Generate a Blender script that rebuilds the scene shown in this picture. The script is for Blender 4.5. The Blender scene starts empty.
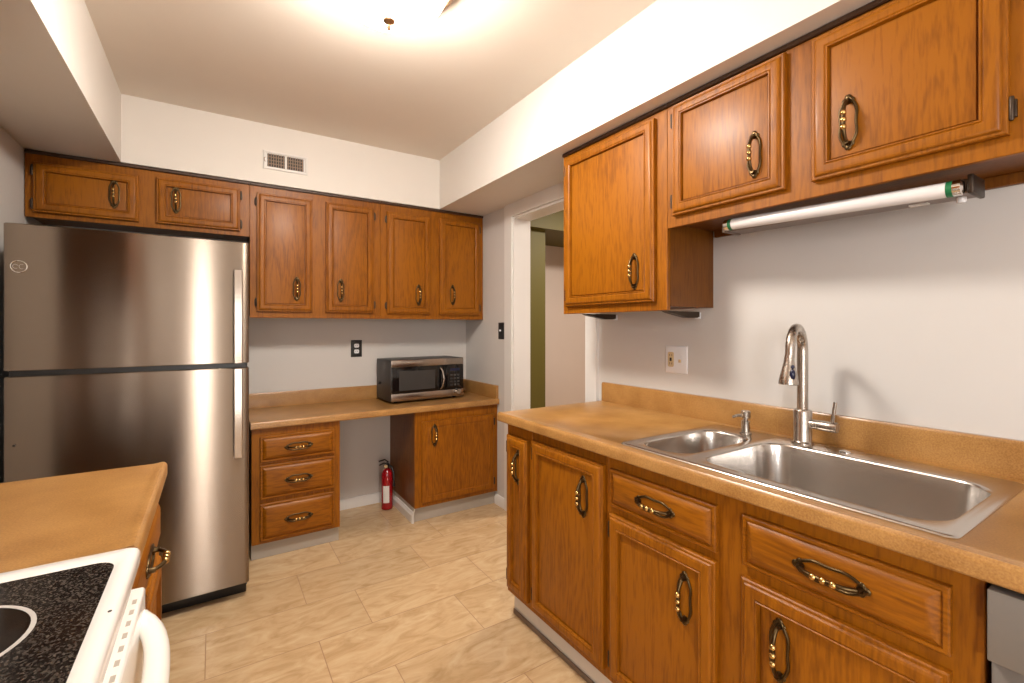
import bpy, bmesh, math, random
from mathutils import Vector, Matrix

scene = bpy.context.scene
C = scene.collection
PI = math.pi

# ---------------------------------------------------------------- camera
cam_data = bpy.data.cameras.new('camera')
cam = bpy.data.objects.new('camera', cam_data)
C.objects.link(cam)
cam.location = (0, 0, 1.307)
cam.rotation_euler = (PI / 2, 0, -0.571)
cam_data.sensor_width = 36.0
cam_data.lens = 465.1 / 1024 * 36.0
cam_data.shift_y = -0.01426
cam_data.clip_start = 0.02
scene.camera = cam

# ---------------------------------------------------------------- world, exposure, added lights
world = bpy.data.worlds.new('world')
scene.world = world
world.use_nodes = True
world.node_tree.nodes['Background'].inputs[0].default_value = (0.85, 0.92, 1.0, 1)
world.node_tree.nodes['Background'].inputs[1].default_value = 1.0
scene.view_settings.view_transform = 'Standard'
scene.view_settings.look = 'None'
scene.view_settings.gamma = 1.0
scene.view_settings.use_curve_mapping = False
scene.view_settings.exposure = 0.0
try:
    scene.cycles.use_denoising = True
    scene.cycles.max_bounces = 10
    scene.cycles.diffuse_bounces = 6
    scene.cycles.caustics_reflective = False
    scene.cycles.sample_clamp_indirect = 6.0
except Exception:
    pass


def area_light(name, loc, rot, sx, sy, power, col):
    d = bpy.data.lights.new(name, 'AREA')
    d.shape = 'RECTANGLE'
    d.size, d.size_y, d.energy, d.color = sx, sy, power, col
    o = bpy.data.objects.new(name, d)
    C.objects.link(o)
    o.location, o.rotation_euler = loc, rot
    return o


XLW = -0.770
LAMP_E = 110.0            # ceiling lamp bowl emission
# lights added outside the unseen windows: refrigerator highlight, then soft fill
area_light('rear_highlight_light', (0.06, -2.42, 1.10), (-PI / 2, 0, PI), 0.22, 1.95, 42, (1.0, 0.95, 0.9))
area_light('side_fill_light', (XLW - 0.16, -1.45, 1.45), (0, -PI / 2, 0), 1.2, 0.9, 80, (1.0, 0.97, 0.95))
area_light('hall_fill_light', (2.9, 2.4, 2.46), (0, 0, 0), 0.3, 0.3, 40, (1.0, 0.9, 0.8))  # unseen source added to brighten the hall

# ---------------------------------------------------------------- key planes (metres)
CEIL = 2.526
SOF = 2.169               # underside of soffits = top of wall cabinets
XW, XL = 1.767, -0.770    # right / left wall faces
YB, YR = 3.458, -2.2      # back wall, rear wall behind the camera
CT = 0.914                # counter height
DT = 0.778                # desk-height counter

# ---------------------------------------------------------------- materials


def nodes_of(name):
    m = bpy.data.materials.new(name)
    m.use_nodes = True
    nt = m.node_tree
    return m, nt, nt.nodes, nt.links, nt.nodes['Principled BSDF']


def mat(name, col, rough=0.5, metal=0.0, spec=0.5, coat=0.0, bump=0.0, bscale=200.0, var=0.0, vscale=6.0):
    m, nt, N, L, b = nodes_of(name)
    b.inputs['Base Color'].default_value = (*col, 1)
    b.inputs['Roughness'].default_value = rough
    b.inputs['Metallic'].default_value = metal
    b.inputs['Specular IOR Level'].default_value = spec
    b.inputs['Coat Weight'].default_value = coat
    tc = N.new('ShaderNodeTexCoord')
    if var > 0:
        n = N.new('ShaderNodeTexNoise')
        n.inputs['Scale'].default_value = vscale
        n.inputs['Detail'].default_value = 4
        L.new(tc.outputs['Object'], n.inputs['Vector'])
        mx = N.new('ShaderNodeMix')
        mx.data_type = 'RGBA'
        mx.inputs[6].default_value = (*[c * (1 - var) for c in col], 1)
        mx.inputs[7].default_value = (*[min(1, c * (1 + var)) for c in col], 1)
        L.new(n.outputs['Fac'], mx.inputs[0])
        L.new(mx.outputs[2], b.inputs['Base Color'])
    if bump > 0:
        n = N.new('ShaderNodeTexNoise')
        n.inputs['Scale'].default_value = bscale
        n.inputs['Detail'].default_value = 3
        L.new(tc.outputs['Object'], n.inputs['Vector'])
        bp = N.new('ShaderNodeBump')
        bp.inputs['Strength'].default_value = bump
        bp.inputs['Distance'].default_value = 0.002
        L.new(n.outputs['Fac'], bp.inputs['Height'])
        L.new(bp.outputs['Normal'], b.inputs['Normal'])
    return m


def oak(name, horizontal=False, light=(0.29, 0.095, 0.003), dark=(0.125, 0.032, 0.0015), rough=0.42, seed=0.0):
    m, nt, N, L, b = nodes_of(name)
    tc = N.new('ShaderNodeTexCoord')
    oi = N.new('ShaderNodeObjectInfo')
    off = N.new('ShaderNodeVectorMath'); off.operation = 'SCALE'
    off.inputs[0].default_value = (37.0, 17.0, 53.0)
    L.new(oi.outputs['Random'], off.inputs['Scale'])
    add = N.new('ShaderNodeVectorMath'); add.operation = 'ADD'
    L.new(tc.outputs['Object'], add.inputs[0]); L.new(off.outputs[0], add.inputs[1])
    st = N.new('ShaderNodeVectorMath'); st.operation = 'MULTIPLY'
    st.inputs[1].default_value = (0.11, 1, 1) if horizontal else (1, 1, 0.11)
    L.new(add.outputs[0], st.inputs[0])
    # cathedral figure: contour lines of a stretched noise
    n1 = N.new('ShaderNodeTexNoise'); n1.inputs['Scale'].default_value = 7.0
    n1.inputs['Detail'].default_value = 2.5; n1.inputs['Roughness'].default_value = 0.55
    L.new(st.outputs[0], n1.inputs['Vector'])
    mu = N.new('ShaderNodeMath'); mu.operation = 'MULTIPLY'; mu.inputs[1].default_value = 95
    L.new(n1.outputs['Fac'], mu.inputs[0])
    si = N.new('ShaderNodeMath'); si.operation = 'SINE'; L.new(mu.outputs[0], si.inputs[0])
    # pores
    n2 = N.new('ShaderNodeTexNoise'); n2.inputs['Scale'].default_value = 170.0
    n2.inputs['Detail'].default_value = 3
    L.new(st.outputs[0], n2.inputs['Vector'])
    n3 = N.new('ShaderNodeTexNoise'); n3.inputs['Scale'].default_value = 2.2
    n3.inputs['Detail'].default_value = 1
    L.new(add.outputs[0], n3.inputs['Vector'])
    a1 = N.new('ShaderNodeMath'); a1.operation = 'MULTIPLY_ADD'
    a1.inputs[1].default_value = 0.095; a1.inputs[2].default_value = 0.42
    L.new(si.outputs[0], a1.inputs[0])
    a2 = N.new('ShaderNodeMath'); a2.operation = 'MULTIPLY_ADD'
    a2.inputs[1].default_value = 0.9
    L.new(n2.outputs['Fac'], a2.inputs[0]); L.new(a1.outputs[0], a2.inputs[2])
    a3 = N.new('ShaderNodeMath'); a3.operation = 'MULTIPLY_ADD'
    a3.inputs[1].default_value = 0.5
    L.new(n3.outputs['Fac'], a3.inputs[0]); L.new(a2.outputs[0], a3.inputs[2])
    rp = N.new('ShaderNodeValToRGB')
    rp.color_ramp.elements[0].position = 0.62; rp.color_ramp.elements[0].color = (*dark, 1)
    rp.color_ramp.elements[1].position = 1.32; rp.color_ramp.elements[1].color = (*light, 1)
    rp.color_ramp.elements[1].position = 1.0
    sc = N.new('ShaderNodeMath'); sc.operation = 'MULTIPLY'; sc.inputs[1].default_value = 0.82
    L.new(a3.outputs[0], sc.inputs[0])
    L.new(sc.outputs[0], rp.inputs[0])
    rp.color_ramp.elements[0].position = 0.55
    L.new(rp.outputs[0], b.inputs['Base Color'])
    b.inputs['Roughness'].default_value = rough
    b.inputs['Specular IOR Level'].default_value = 0.24
    b.inputs['Coat Weight'].default_value = 0.08
    b.inputs['Coat Roughness'].default_value = 0.25
    bp = N.new('ShaderNodeBump'); bp.inputs['Strength'].default_value = 0.12
    bp.inputs['Distance'].default_value = 0.0015
    L.new(n2.outputs['Fac'], bp.inputs['Height']); L.new(bp.outputs[0], b.inputs['Normal'])
    return m


def laminate():
    m, nt, N, L, b = nodes_of('tan_laminate')
    tc = N.new('ShaderNodeTexCoord')
    n1 = N.new('ShaderNodeTexNoise'); n1.inputs['Scale'].default_value = 260; n1.inputs['Detail'].default_value = 3
    n2 = N.new('ShaderNodeTexNoise'); n2.inputs['Scale'].default_value = 9; n2.inputs['Detail'].default_value = 5
    for n in (n1, n2):
        L.new(tc.outputs['Object'], n.inputs['Vector'])
    a = N.new('ShaderNodeMath'); a.operation = 'MULTIPLY_ADD'; a.inputs[1].default_value = 0.55
    L.new(n1.outputs['Fac'], a.inputs[0])
    s = N.new('ShaderNodeMath'); s.operation = 'MULTIPLY'; s.inputs[1].default_value = 0.45
    L.new(n2.outputs['Fac'], s.inputs[0]); L.new(s.outputs[0], a.inputs[2])
    rp = N.new('ShaderNodeValToRGB')
    rp.color_ramp.elements[0].position = 0.36; rp.color_ramp.elements[0].color = (0.265, 0.122, 0.032, 1)
    rp.color_ramp.elements[1].position = 0.64; rp.color_ramp.elements[1].color = (0.435, 0.232, 0.074, 1)
    L.new(a.outputs[0], rp.inputs[0]); L.new(rp.outputs[0], b.inputs['Base Color'])
    b.inputs['Roughness'].default_value = 0.28
    return m


def tile_floor():
    """beige marble-look tiles, 62 x 30.5 cm, every other row shifted"""
    m, nt, N, L, b = nodes_of('marble_tile')
    tc = N.new('ShaderNodeTexCoord')
    sp = N.new('ShaderNodeSeparateXYZ'); L.new(tc.outputs['Object'], sp.inputs[0])

    def M(op, a, c=None, d=None):
        n = N.new('ShaderNodeMath'); n.operation = op
        for i, v in enumerate((a, c, d)):
            if v is None:
                continue
            if isinstance(v, (int, float)):
                n.inputs[i].default_value = v
            else:
                L.new(v, n.inputs[i])
        return n.outputs[0]
    W, H = 0.618, 0.305
    v = M('DIVIDE', M('SUBTRACT', sp.outputs[1], 2.062), H)
    row = M('FLOOR', v)
    odd = M('FLOORED_MODULO', row, 2.0)
    u = M('DIVIDE', M('ADD', M('SUBTRACT', sp.outputs[0], 0.592), M('MULTIPLY', odd, 0.222)), W)
    col = M('FLOOR', u)
    fu, fv = M('FRACT', u), M('FRACT', v)
    du = M('MULTIPLY', M('MINIMUM', fu, M('SUBTRACT', 1.0, fu)), W)
    dv = M('MULTIPLY', M('MINIMUM', fv, M('SUBTRACT', 1.0, fv)), H)
    joint = M('LESS_THAN', M('MINIMUM', du, dv), 0.0018)
    cmb = N.new('ShaderNodeCombineXYZ')
    L.new(col, cmb.inputs[0]); L.new(row, cmb.inputs[1])
    wn = N.new('ShaderNodeTexWhiteNoise'); wn.noise_dimensions = '2D'
    L.new(cmb.outputs[0], wn.inputs['Vector'])
    offs = N.new('ShaderNodeVectorMath'); offs.operation = 'MULTIPLY_ADD'
    L.new(wn.outputs['Color'], offs.inputs[0]); offs.inputs[1].default_value = (9, 9, 9)
    L.new(tc.outputs['Object'], offs.inputs[2])
    rot = N.new('ShaderNodeMapping'); rot.inputs['Rotation'].default_value = (0, 0, 0.16)
    rot.inputs['Scale'].default_value = (1.0, 2.6, 1.0)
    L.new(offs.outputs[0], rot.inputs['Vector'])
    n1 = N.new('ShaderNodeTexNoise'); n1.inputs['Scale'].default_value = 5.0; n1.inputs['Detail'].default_value = 8
    n1.inputs['Roughness'].default_value = 0.62; n1.inputs['Distortion'].default_value = 1.8
    L.new(rot.outputs[0], n1.inputs['Vector'])
    rp = N.new('ShaderNodeValToRGB')
    e = rp.color_ramp.elements
    e[0].position = 0.30; e[0].color = (0.43, 0.28, 0.138, 1)
    e[1].position = 0.72; e[1].color = (0.62, 0.46, 0.28, 1)
    k = e.new(0.5); k.color = (0.54, 0.372, 0.205, 1)
    L.new(n1.outputs['Fac'], rp.inputs[0])
    hsv = N.new('ShaderNodeHueSaturation')
    L.new(rp.outputs[0], hsv.inputs['Color'])
    L.new(M('MULTIPLY_ADD', wn.outputs['Value'], 0.14, 0.93), hsv.inputs['Value'])
    mx = N.new('ShaderNodeMix'); mx.data_type = 'RGBA'
    L.new(joint, mx.inputs[0]); L.new(hsv.outputs[0], mx.inputs[6])
    mx.inputs[7].default_value = (0.30, 0.17, 0.08, 1)
    L.new(mx.outputs[2], b.inputs['Base Color'])
    L.new(M('MULTIPLY_ADD', joint, 0.5, 0.07), b.inputs['Roughness'])
    bp = N.new('ShaderNodeBump'); bp.inputs['Strength'].default_value = 0.25; bp.inputs['Distance'].default_value = 0.001
    bp.invert = True
    L.new(joint, bp.inputs['Height']); L.new(bp.outputs[0], b.inputs['Normal'])
    return m


def brushed(name, col, rough, aniso, axis_scale, bump=0.02, tangent='Z', rot=0.0):
    m, nt, N, L, b = nodes_of(name)
    b.inputs['Base Color'].default_value = (*col, 1)
    b.inputs['Metallic'].default_value = 1.0
    tc = N.new('ShaderNodeTexCoord')
    mp = N.new('ShaderNodeMapping'); mp.inputs['Scale'].default_value = axis_scale
    L.new(tc.outputs['Object'], mp.inputs['Vector'])
    n = N.new('ShaderNodeTexNoise'); n.inputs['Scale'].default_value = 1.0; n.inputs['Detail'].default_value = 4
    L.new(mp.outputs[0], n.inputs['Vector'])
    mr = N.new('ShaderNodeMapRange')
    mr.inputs['To Min'].default_value = rough - 0.03; mr.inputs['To Max'].default_value = rough + 0.03
    L.new(n.outputs['Fac'], mr.inputs[0]); L.new(mr.outputs[0], b.inputs['Roughness'])
    b.inputs['Anisotropic'].default_value = aniso
    b.inputs['Anisotropic Rotation'].default_value = rot
    if aniso > 0:
        t = N.new('ShaderNodeTangent'); t.direction_type = 'RADIAL'; t.axis = tangent
        L.new(t.outputs[0], b.inputs['Tangent'])
    return m


def cooktop_glass():
    m, nt, N, L, b = nodes_of('speckled_black_glass')
    tc = N.new('ShaderNodeTexCoord')
    v = N.new('ShaderNodeTexVoronoi'); v.inputs['Scale'].default_value = 420
    L.new(tc.outputs['Object'], v.inputs['Vector'])
    sx = N.new('ShaderNodeSeparateColor'); L.new(v.outputs['Color'], sx.inputs[0])
    rp = N.new('ShaderNodeValToRGB')
    rp.color_ramp.elements[0].position = 0.45; rp.color_ramp.elements[0].color = (0.006, 0.005, 0.005, 1)
    rp.color_ramp.elements[1].position = 0.98; rp.color_ramp.elements[1].color = (0.075, 0.062, 0.052, 1)
    L.new(sx.outputs[0], rp.inputs[0]); L.new(rp.outputs[0], b.inputs['Base Color'])
    b.inputs['Roughness'].default_value = 0.12
    b.inputs['Specular IOR Level'].default_value = 0.25
    return m


def emit(name, col, e):
    m, nt, N, L, b = nodes_of(name)
    b.inputs['Base Color'].default_value = (*col, 1)
    b.inputs['Emission Color'].default_value = (*col, 1)
    b.inputs['Emission Strength'].default_value = e
    return m


def pane():
    m, nt, N, L, b = nodes_of('window_glass')
    t = N.new('ShaderNodeBsdfTransparent'); g = N.new('ShaderNodeBsdfGlossy')
    g.inputs['Roughness'].default_value = 0.02
    mx = N.new('ShaderNodeMixShader'); mx.inputs[0].default_value = 0.06
    L.new(t.outputs[0], mx.inputs[1]); L.new(g.outputs[0], mx.inputs[2])
    L.new(mx.outputs[0], N['Material Output'].inputs['Surface'])
    return m


M_WALL = mat('wall_paint', (0.60, 0.575, 0.55), 0.6, bump=0.05, bscale=300, var=0.02)
M_SOF = mat('soffit_paint', (0.73, 0.695, 0.65), 0.6, bump=0.05, bscale=300, var=0.02)
M_CEIL = mat('ceiling_paint', (0.77, 0.705, 0.625), 0.7, bump=0.06, bscale=250, var=0.02)
M_TRIM = mat('white_trim_paint', (0.72, 0.70, 0.675), 0.35, var=0.01)
M_OLIVE = mat('olive_paint', (0.105, 0.084, 0.008), 0.6, var=0.03)
M_HALL = mat('hall_paint', (0.64, 0.54, 0.47), 0.6, var=0.02)
M_FLOOR = tile_floor()
M_OAKV = oak('oak_upright_grain')
M_OAKH = oak('oak_level_grain', horizontal=True)
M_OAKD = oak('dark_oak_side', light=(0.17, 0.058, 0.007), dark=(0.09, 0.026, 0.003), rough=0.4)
M_KICKW = mat('white_vinyl_base', (0.62, 0.58, 0.53), 0.45, var=0.03)
M_SHOE = mat('brown_shoe_strip', (0.16, 0.11, 0.075), 0.5, var=0.05)
M_SHADOW = mat('painted_shadow_line', (0.045, 0.018, 0.006), 0.5, var=0.15, vscale=30)  # shade of the gap above the cabinets, put into the colour
M_VENT = mat('vent_brown_metal', (0.26, 0.17, 0.11), 0.5, var=0.1)
M_KICK = mat('grey_vinyl', (0.40, 0.36, 0.31), 0.5, var=0.04)
M_LAM = laminate()
M_BRASS = mat('antique_brass', (0.10, 0.066, 0.031), 0.34, metal=1.0, var=0.25, vscale=60)
M_GOLD = mat('polished_brass', (0.62, 0.42, 0.16), 0.22, metal=1.0, var=0.05)
M_HINGE = mat('dark_bronze', (0.06, 0.042, 0.03), 0.4, metal=0.8, var=0.1)
M_STEELF = brushed('fridge_steel', (0.265, 0.215, 0.172), 0.225, 1.0, (3, 3, 500), rot=0.25)
M_STEELH = brushed('handle_steel', (0.44, 0.38, 0.33), 0.22, 0.0, (300, 3, 3))
M_SINK = brushed('sink_steel', (0.58, 0.545, 0.51), 0.23, 0.0, (3, 6, 6))
M_NICK = brushed('brushed_nickel', (0.46, 0.415, 0.37), 0.27, 0.0, (200, 200, 8))
M_BLACK = mat('black_plastic', (0.012, 0.011, 0.011), 0.35, var=0.1)
M_BGLASS = mat('black_glass', (0.006, 0.005, 0.005), 0.07, var=0.1)
M_DGREY = mat('dark_grey_metal', (0.05, 0.046, 0.044), 0.45, metal=0.3, var=0.1)
M_WHITE = mat('white_enamel', (0.86, 0.84, 0.81), 0.18, coat=0.3, var=0.01)
M_DW = mat('shaded_white_plastic', (0.175, 0.157, 0.14), 0.35, var=0.02)  # white plastic with its shade put into a darker base colour
M_WPLAST = mat('white_plastic', (0.78, 0.78, 0.80), 0.3, var=0.01)
M_IVORY = mat('ivory_plastic', (0.60, 0.46, 0.27), 0.35, var=0.03)
M_SLOT = mat('dark_slot', (0.03, 0.025, 0.02), 0.6, var=0.1)
M_COOK = cooktop_glass()
M_BURN = mat('burner_glass', (0.010, 0.006, 0.004), 0.08, spec=0.22, var=0.1)
M_RING = mat('burner_ring_print', (0.52, 0.50, 0.48), 0.3, var=0.03)
M_RED = mat('red_enamel', (0.30, 0.005, 0.010), 0.22, coat=0.4, var=0.05)
M_LABEL = mat('label_paper', (0.72, 0.70, 0.68), 0.5, var=0.05, vscale=90)
M_CHROME = mat('chrome', (0.75, 0.73, 0.70), 0.1, metal=1.0, var=0.03)
M_BOWL = emit('lit_glass_bowl', (1.0, 0.925, 0.83), LAMP_E)
M_LAMPM = mat('lamp_bronze', (0.36, 0.22, 0.12), 0.3, metal=1.0, var=0.1)
M_TUBE = mat('fluorescent_tube_glass', (0.74, 0.72, 0.72), 0.22, var=0.01)
M_GREEN = mat('green_tube_band', (0.01, 0.14, 0.05), 0.35, var=0.05)
M_FIXT = mat('fixture_metal', (0.20, 0.15, 0.12), 0.35, metal=0.5, var=0.05)
M_BLUE = mat('dark_blue_button', (0.01, 0.012, 0.04), 0.2, var=0.05)
M_PANE = pane()

# ---------------------------------------------------------------- mesh helpers


def box(bm, x0, x1, y0, y1, z0, z1, bev=0.0, seg=2, mi=0):
    vs = [bm.verts.new((x, y, z)) for x in (x0, x1) for y in (y0, y1) for z in (z0, z1)]
    fs = []
    for q in ((0, 1, 3, 2), (4, 6, 7, 5), (0, 4, 5, 1), (2, 3, 7, 6), (0, 2, 6, 4), (1, 5, 7, 3)):
        f = bm.faces.new([vs[i] for i in q]); f.material_index = mi; fs.append(f)
    if bev > 0:
        es = {e for f in fs for e in f.edges}
        r = bmesh.ops.bevel(bm, geom=list(es), offset=bev, segments=seg, affect='EDGES', profile=0.5)
        for f in r['faces']:
            f.material_index = mi
    return bm


def skin_loops(bm, loops, cap0=False, cap1=False, mi=0, closed=True, wrap=False):
    """bridge successive point loops with quads"""
    vl = [[bm.verts.new(p) for p in lp] for lp in loops]
    pairs = list(zip(vl[:-1], vl[1:]))
    if wrap:
        pairs.append((vl[-1], vl[0]))
    for a, b in pairs:
        n = len(a)
        for i in range(n if closed else n - 1):
            j = (i + 1) % n
            f = bm.faces.new((a[i], a[j], b[j], b[i])); f.material_index = mi
    if cap0:
        bm.faces.new(list(reversed(vl[0]))).material_index = mi
    if cap1:
        bm.faces.new(vl[-1]).material_index = mi
    return vl


def tube(bm, pts, r, n=10, closed=False, mi=0, flat=1.0, up=None):
    """tube along points; r a number or a list; flat squeezes one section axis"""
    pts = [Vector(p) for p in pts]
    m = len(pts)
    rs = r if isinstance(r, (list, tuple)) else [r] * m
    loops = []
    ref = Vector(up) if up else None
    prev = None
    for i, p in enumerate(pts):
        if closed:
            t = pts[(i + 1) % m] - pts[i - 1]
        else:
            t = pts[min(i + 1, m - 1)] - pts[max(i - 1, 0)]
        t.normalize()
        if ref is not None:
            u = ref - t * ref.dot(t)
        elif prev is None:
            a = Vector((0, 0, 1)) if abs(t.z) < 0.9 else Vector((1, 0, 0))
            u = a - t * a.dot(t)
        else:
            u = prev - t * prev.dot(t)
        u.normalize(); prev = u
        w = t.cross(u)
        loops.append([p + (u * math.cos(2 * PI * k / n) * flat + w * math.sin(2 * PI * k / n)) * rs[i] for k in range(n)])
    skin_loops(bm, loops, cap0=not closed, cap1=not closed, mi=mi, wrap=closed)


def lathe(bm, prof, c=(0, 0, 0), axis='z', n=24, mi=0):
    """profile of (radius, height) turned about an axis through c"""
    c = Vector(c)
    ax = {'x': (Vector((0, 1, 0)), Vector((0, 0, 1)), Vector((1, 0, 0))),
          'y': (Vector((0, 0, 1)), Vector((1, 0, 0)), Vector((0, 1, 0))),
          'z': (Vector((1, 0, 0)), Vector((0, 1, 0)), Vector((0, 0, 1)))}[axis]
    loops = []
    for r, h in prof:
        r = max(r, 1e-5)
        loops.append([c + ax[2] * h + (ax[0] * math.cos(2 * PI * k / n) + ax[1] * math.sin(2 * PI * k / n)) * r for k in range(n)])
    skin_loops(bm, loops, cap0=True, cap1=True, mi=mi)


def ball(bm, c, r, sx=1, sy=1, sz=1, mi=0, n=10):
    mt = Matrix.Translation(c) @ Matrix.Diagonal((r * sx, r * sy, r * sz, 1))
    res = bmesh.ops.create_uvsphere(bm, u_segments=n + 2, v_segments=n, radius=1.0, matrix=mt)
    for f in {f for v in res['verts'] for f in v.link_faces}:
        f.material_index = mi


def prism(bm, prof, axis, a0, a1, mi=0):
    """extrude a closed 2-D outline along an axis: x -> (y,z), y -> (x,z), z -> (x,y)"""
    def pt(p, a):
        return {'x': (a, p[0], p[1]), 'y': (p[0], a, p[1]), 'z': (p[0], p[1], a)}[axis]
    skin_loops(bm, [[pt(p, a0) for p in prof], [pt(p, a1) for p in prof]], True, True, mi)


def rrect(x0, x1, y0, y1, r, n=6):
    out = []
    for cx, cy, a in ((x1 - r, y1 - r, 0), (x0 + r, y1 - r, PI / 2), (x0 + r, y0 + r, PI), (x1 - r, y0 + r, 1.5 * PI)):
        for k in range(n + 1):
            t = a + PI / 2 * k / n
            out.append((cx + r * math.cos(t), cy + r * math.sin(t)))
    return out


def obj(name, bm, mats, parent=None, angle=35, loc=None, label=None):
    bmesh.ops.recalc_face_normals(bm, faces=bm.faces[:])
    me = bpy.data.meshes.new(name)
    bm.to_mesh(me); bm.free()
    for m in (mats if isinstance(mats, (list, tuple)) else [mats]):
        me.materials.append(m)
    me.shade_smooth()
    me.set_sharp_from_angle(angle=math.radians(angle))
    o = bpy.data.objects.new(name, me)
    C.objects.link(o)
    if parent is not None:
        o.parent = parent
    if loc is not None:
        o.location = loc
    if label:
        o['label'] = label
    return o


def tag(o, label, cat, group=None):
    o['label'] = label; o['category'] = cat
    if group:
        o['group'] = group
    return o


def thing(name, label, cat, loc, rotz=0.0, group=None):
    o = bpy.data.objects.new(name, None)
    C.objects.link(o)
    o.location = loc; o.rotation_euler = (0, 0, rotz)
    o.empty_display_size = 0.1
    return tag(o, label, cat, group)


def struct(name, bm, m, parent=None, angle=35):
    o = obj(name, bm, m, parent, angle)
    if parent is None:
        o['kind'] = 'structure'
    return o


def B():
    return bmesh.new()


def bx(*a, **k):
    return box(B(), *a, **k)


# ---------------------------------------------------------------- the room
HX = 4.6     # hall's far side
struct('floor', bx(XL - .12, HX, YR - .12, 5.0, -0.05, 0), M_FLOOR)
struct('ceiling', bx(XL - .12, XW + .13, YR - .12, YB + .12, CEIL, CEIL + .08), M_CEIL)
struct('wall_back', bx(XL - .12, XW + .13, YB, YB + .12, 0, CEIL), M_WALL)
# left wall with an unseen window added for fill light
VY0, VY1, VZ0, VZ1 = -1.93, -0.97, 0.85, 2.05
bm = B()
for a in ((YR - .12, VY0, 0, CEIL), (VY1, YB, 0, CEIL), (VY0, VY1, 0, VZ0), (VY0, VY1, VZ1, CEIL)):
    box(bm, XL - .12, XL, a[0], a[1], a[2], a[3])
struct('wall_left', bm, M_WALL)
wn = struct('added_window_2', bx(XL - .075, XL - .069, VY0, VY1, VZ0, VZ1), M_PANE)
bm = B()
for a in ((VY0, VY0 + .04, VZ0, VZ1), (VY1 - .04, VY1, VZ0, VZ1), (VY0 + .04, VY1 - .04, VZ0, VZ0 + .04), (VY0 + .04, VY1 - .04, VZ1 - .04, VZ1),
          (VY0 + .04, VY1 - .04, (VZ0 + VZ1) / 2 - .018, (VZ0 + VZ1) / 2 + .018)):
    box(bm, XL - .10, XL - .05, a[0], a[1], a[2], a[3], .004)
obj('sash', bm, M_TRIM, wn)
# right wall as one outline with the doorway cut out of it
DY0, DY1, DZ = 1.965, 2.735, 2.078
bm = B()
prism(bm, [(YR - .12, 0), (DY0, 0), (DY0, DZ), (DY1, DZ), (DY1, 0), (YB, 0), (YB, CEIL), (YR - .12, CEIL)], 'x', XW, XW + .13)
struct('wall_right', bm, M_WALL)
# rear wall with an unseen window added for the refrigerator highlight
WX0, WX1, WZ0, WZ1 = -0.07, 0.19, 0.14, 2.05
bm = B()
for a in ((XL, WX0, 0, CEIL), (WX1, XW, 0, CEIL), (WX0, WX1, 0, WZ0), (WX0, WX1, WZ1, CEIL)):
    box(bm, a[0], a[1], YR - .12, YR, a[2], a[3])
struct('wall_rear', bm, M_WALL)
wn = struct('added_window_1', bx(WX0, WX1, YR - .075, YR - .069, WZ0, WZ1), M_PANE)
bm = B()
for a in ((WX0, WX0 + .04, WZ0, WZ1), (WX1 - .04, WX1, WZ0, WZ1), (WX0 + .04, WX1 - .04, WZ0, WZ0 + .04), (WX0 + .04, WX1 - .04, WZ1 - .04, WZ1),
          (WX0 + .04, WX1 - .04, (WZ0 + WZ1) / 2 - .018, (WZ0 + WZ1) / 2 + .018)):
    box(bm, a[0], a[1], YR - .10, YR - .05, a[2], a[3], .004)
obj('sash', bm, M_TRIM, wn)
# soffits
XS, XLS = 1.393, -0.405
struct('soffit_right', bx(XS, XW, YR, YB, SOF, CEIL), M_SOF)
struct('soffit_left', bx(XL, XLS, YR, YB, SOF, CEIL), M_SOF)
struct('soffit_back', bx(XLS, XS, 3.150, YB, SOF, CEIL), M_SOF)
# door casing and jamb
bm = B()
J = 0.016
prism(bm, [(DY0 - .088, 0), (DY0, 0), (DY0, DZ), (DY1, DZ), (DY1, 0), (DY1 + .088, 0), (DY1 + .088, SOF), (DY0 - .088, SOF)], 'x', XW - .019, XW)
struct('trim_1', bm, M_TRIM)
bm = B()
prism(bm, [(DY0, 0), (DY0 + J, 0), (DY0 + J, DZ - J), (DY1 - J, DZ - J), (DY1 - J, 0), (DY1, 0), (DY1, DZ), (DY0, DZ)], 'x', XW - .003, XW + .135)
struct('trim_2', bm, M_TRIM)
# baseboards
BBP = [(0, 0), (.014, 0), (.014, .05), (.009, .058), (.006, .07), (0, .072)]
bm = B(); prism(bm, [(YB - a, z) for a, z in BBP], 'x', 0.66, 1.11); struct('baseboard_back', bm, M_TRIM)
bm = B(); prism(bm, [(XW - a, z) for a, z in BBP], 'y', DY1 + .088, 2.97); struct('baseboard_right', bm, M_TRIM)
bm = B(); prism(bm, [(YR + a, z) for a, z in BBP], 'x', XL, XW); struct('baseboard_rear', bm, M_TRIM)
# the hall beyond the doorway
H0 = XW + .13
struct('ceiling_hall', bx(H0, HX, 0.9, 4.4, 2.5, 2.58), M_CEIL)
struct('wall_hall_far', bx(H0, HX, 3.95, 4.05, 0, 2.5), M_HALL)
struct('wall_hall_side', bx(HX, HX + .1, 0.9, 4.05, 0, 2.5), M_HALL)
struct('wall_hall_near', bx(H0, HX, 0.8, 0.9, 0, 2.5), M_HALL)
struct('wall_hall_bulkhead', bx(H0, HX, 3.27, 3.95, 2.17, 2.5), M_OLIVE)
struct('wall_hall_column', bx(H0, 2.50, 3.34, 3.95, 0, 2.17), M_OLIVE)

# ---------------------------------------------------------------- cabinet kit
def rect_loop(x0, x1, z0, z1, i, h):
    return [(x0 + i, -h, z0 + i), (x1 - i, -h, z0 + i), (x1 - i, -h, z1 - i), (x0 + i, -h, z1 - i)]


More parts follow.
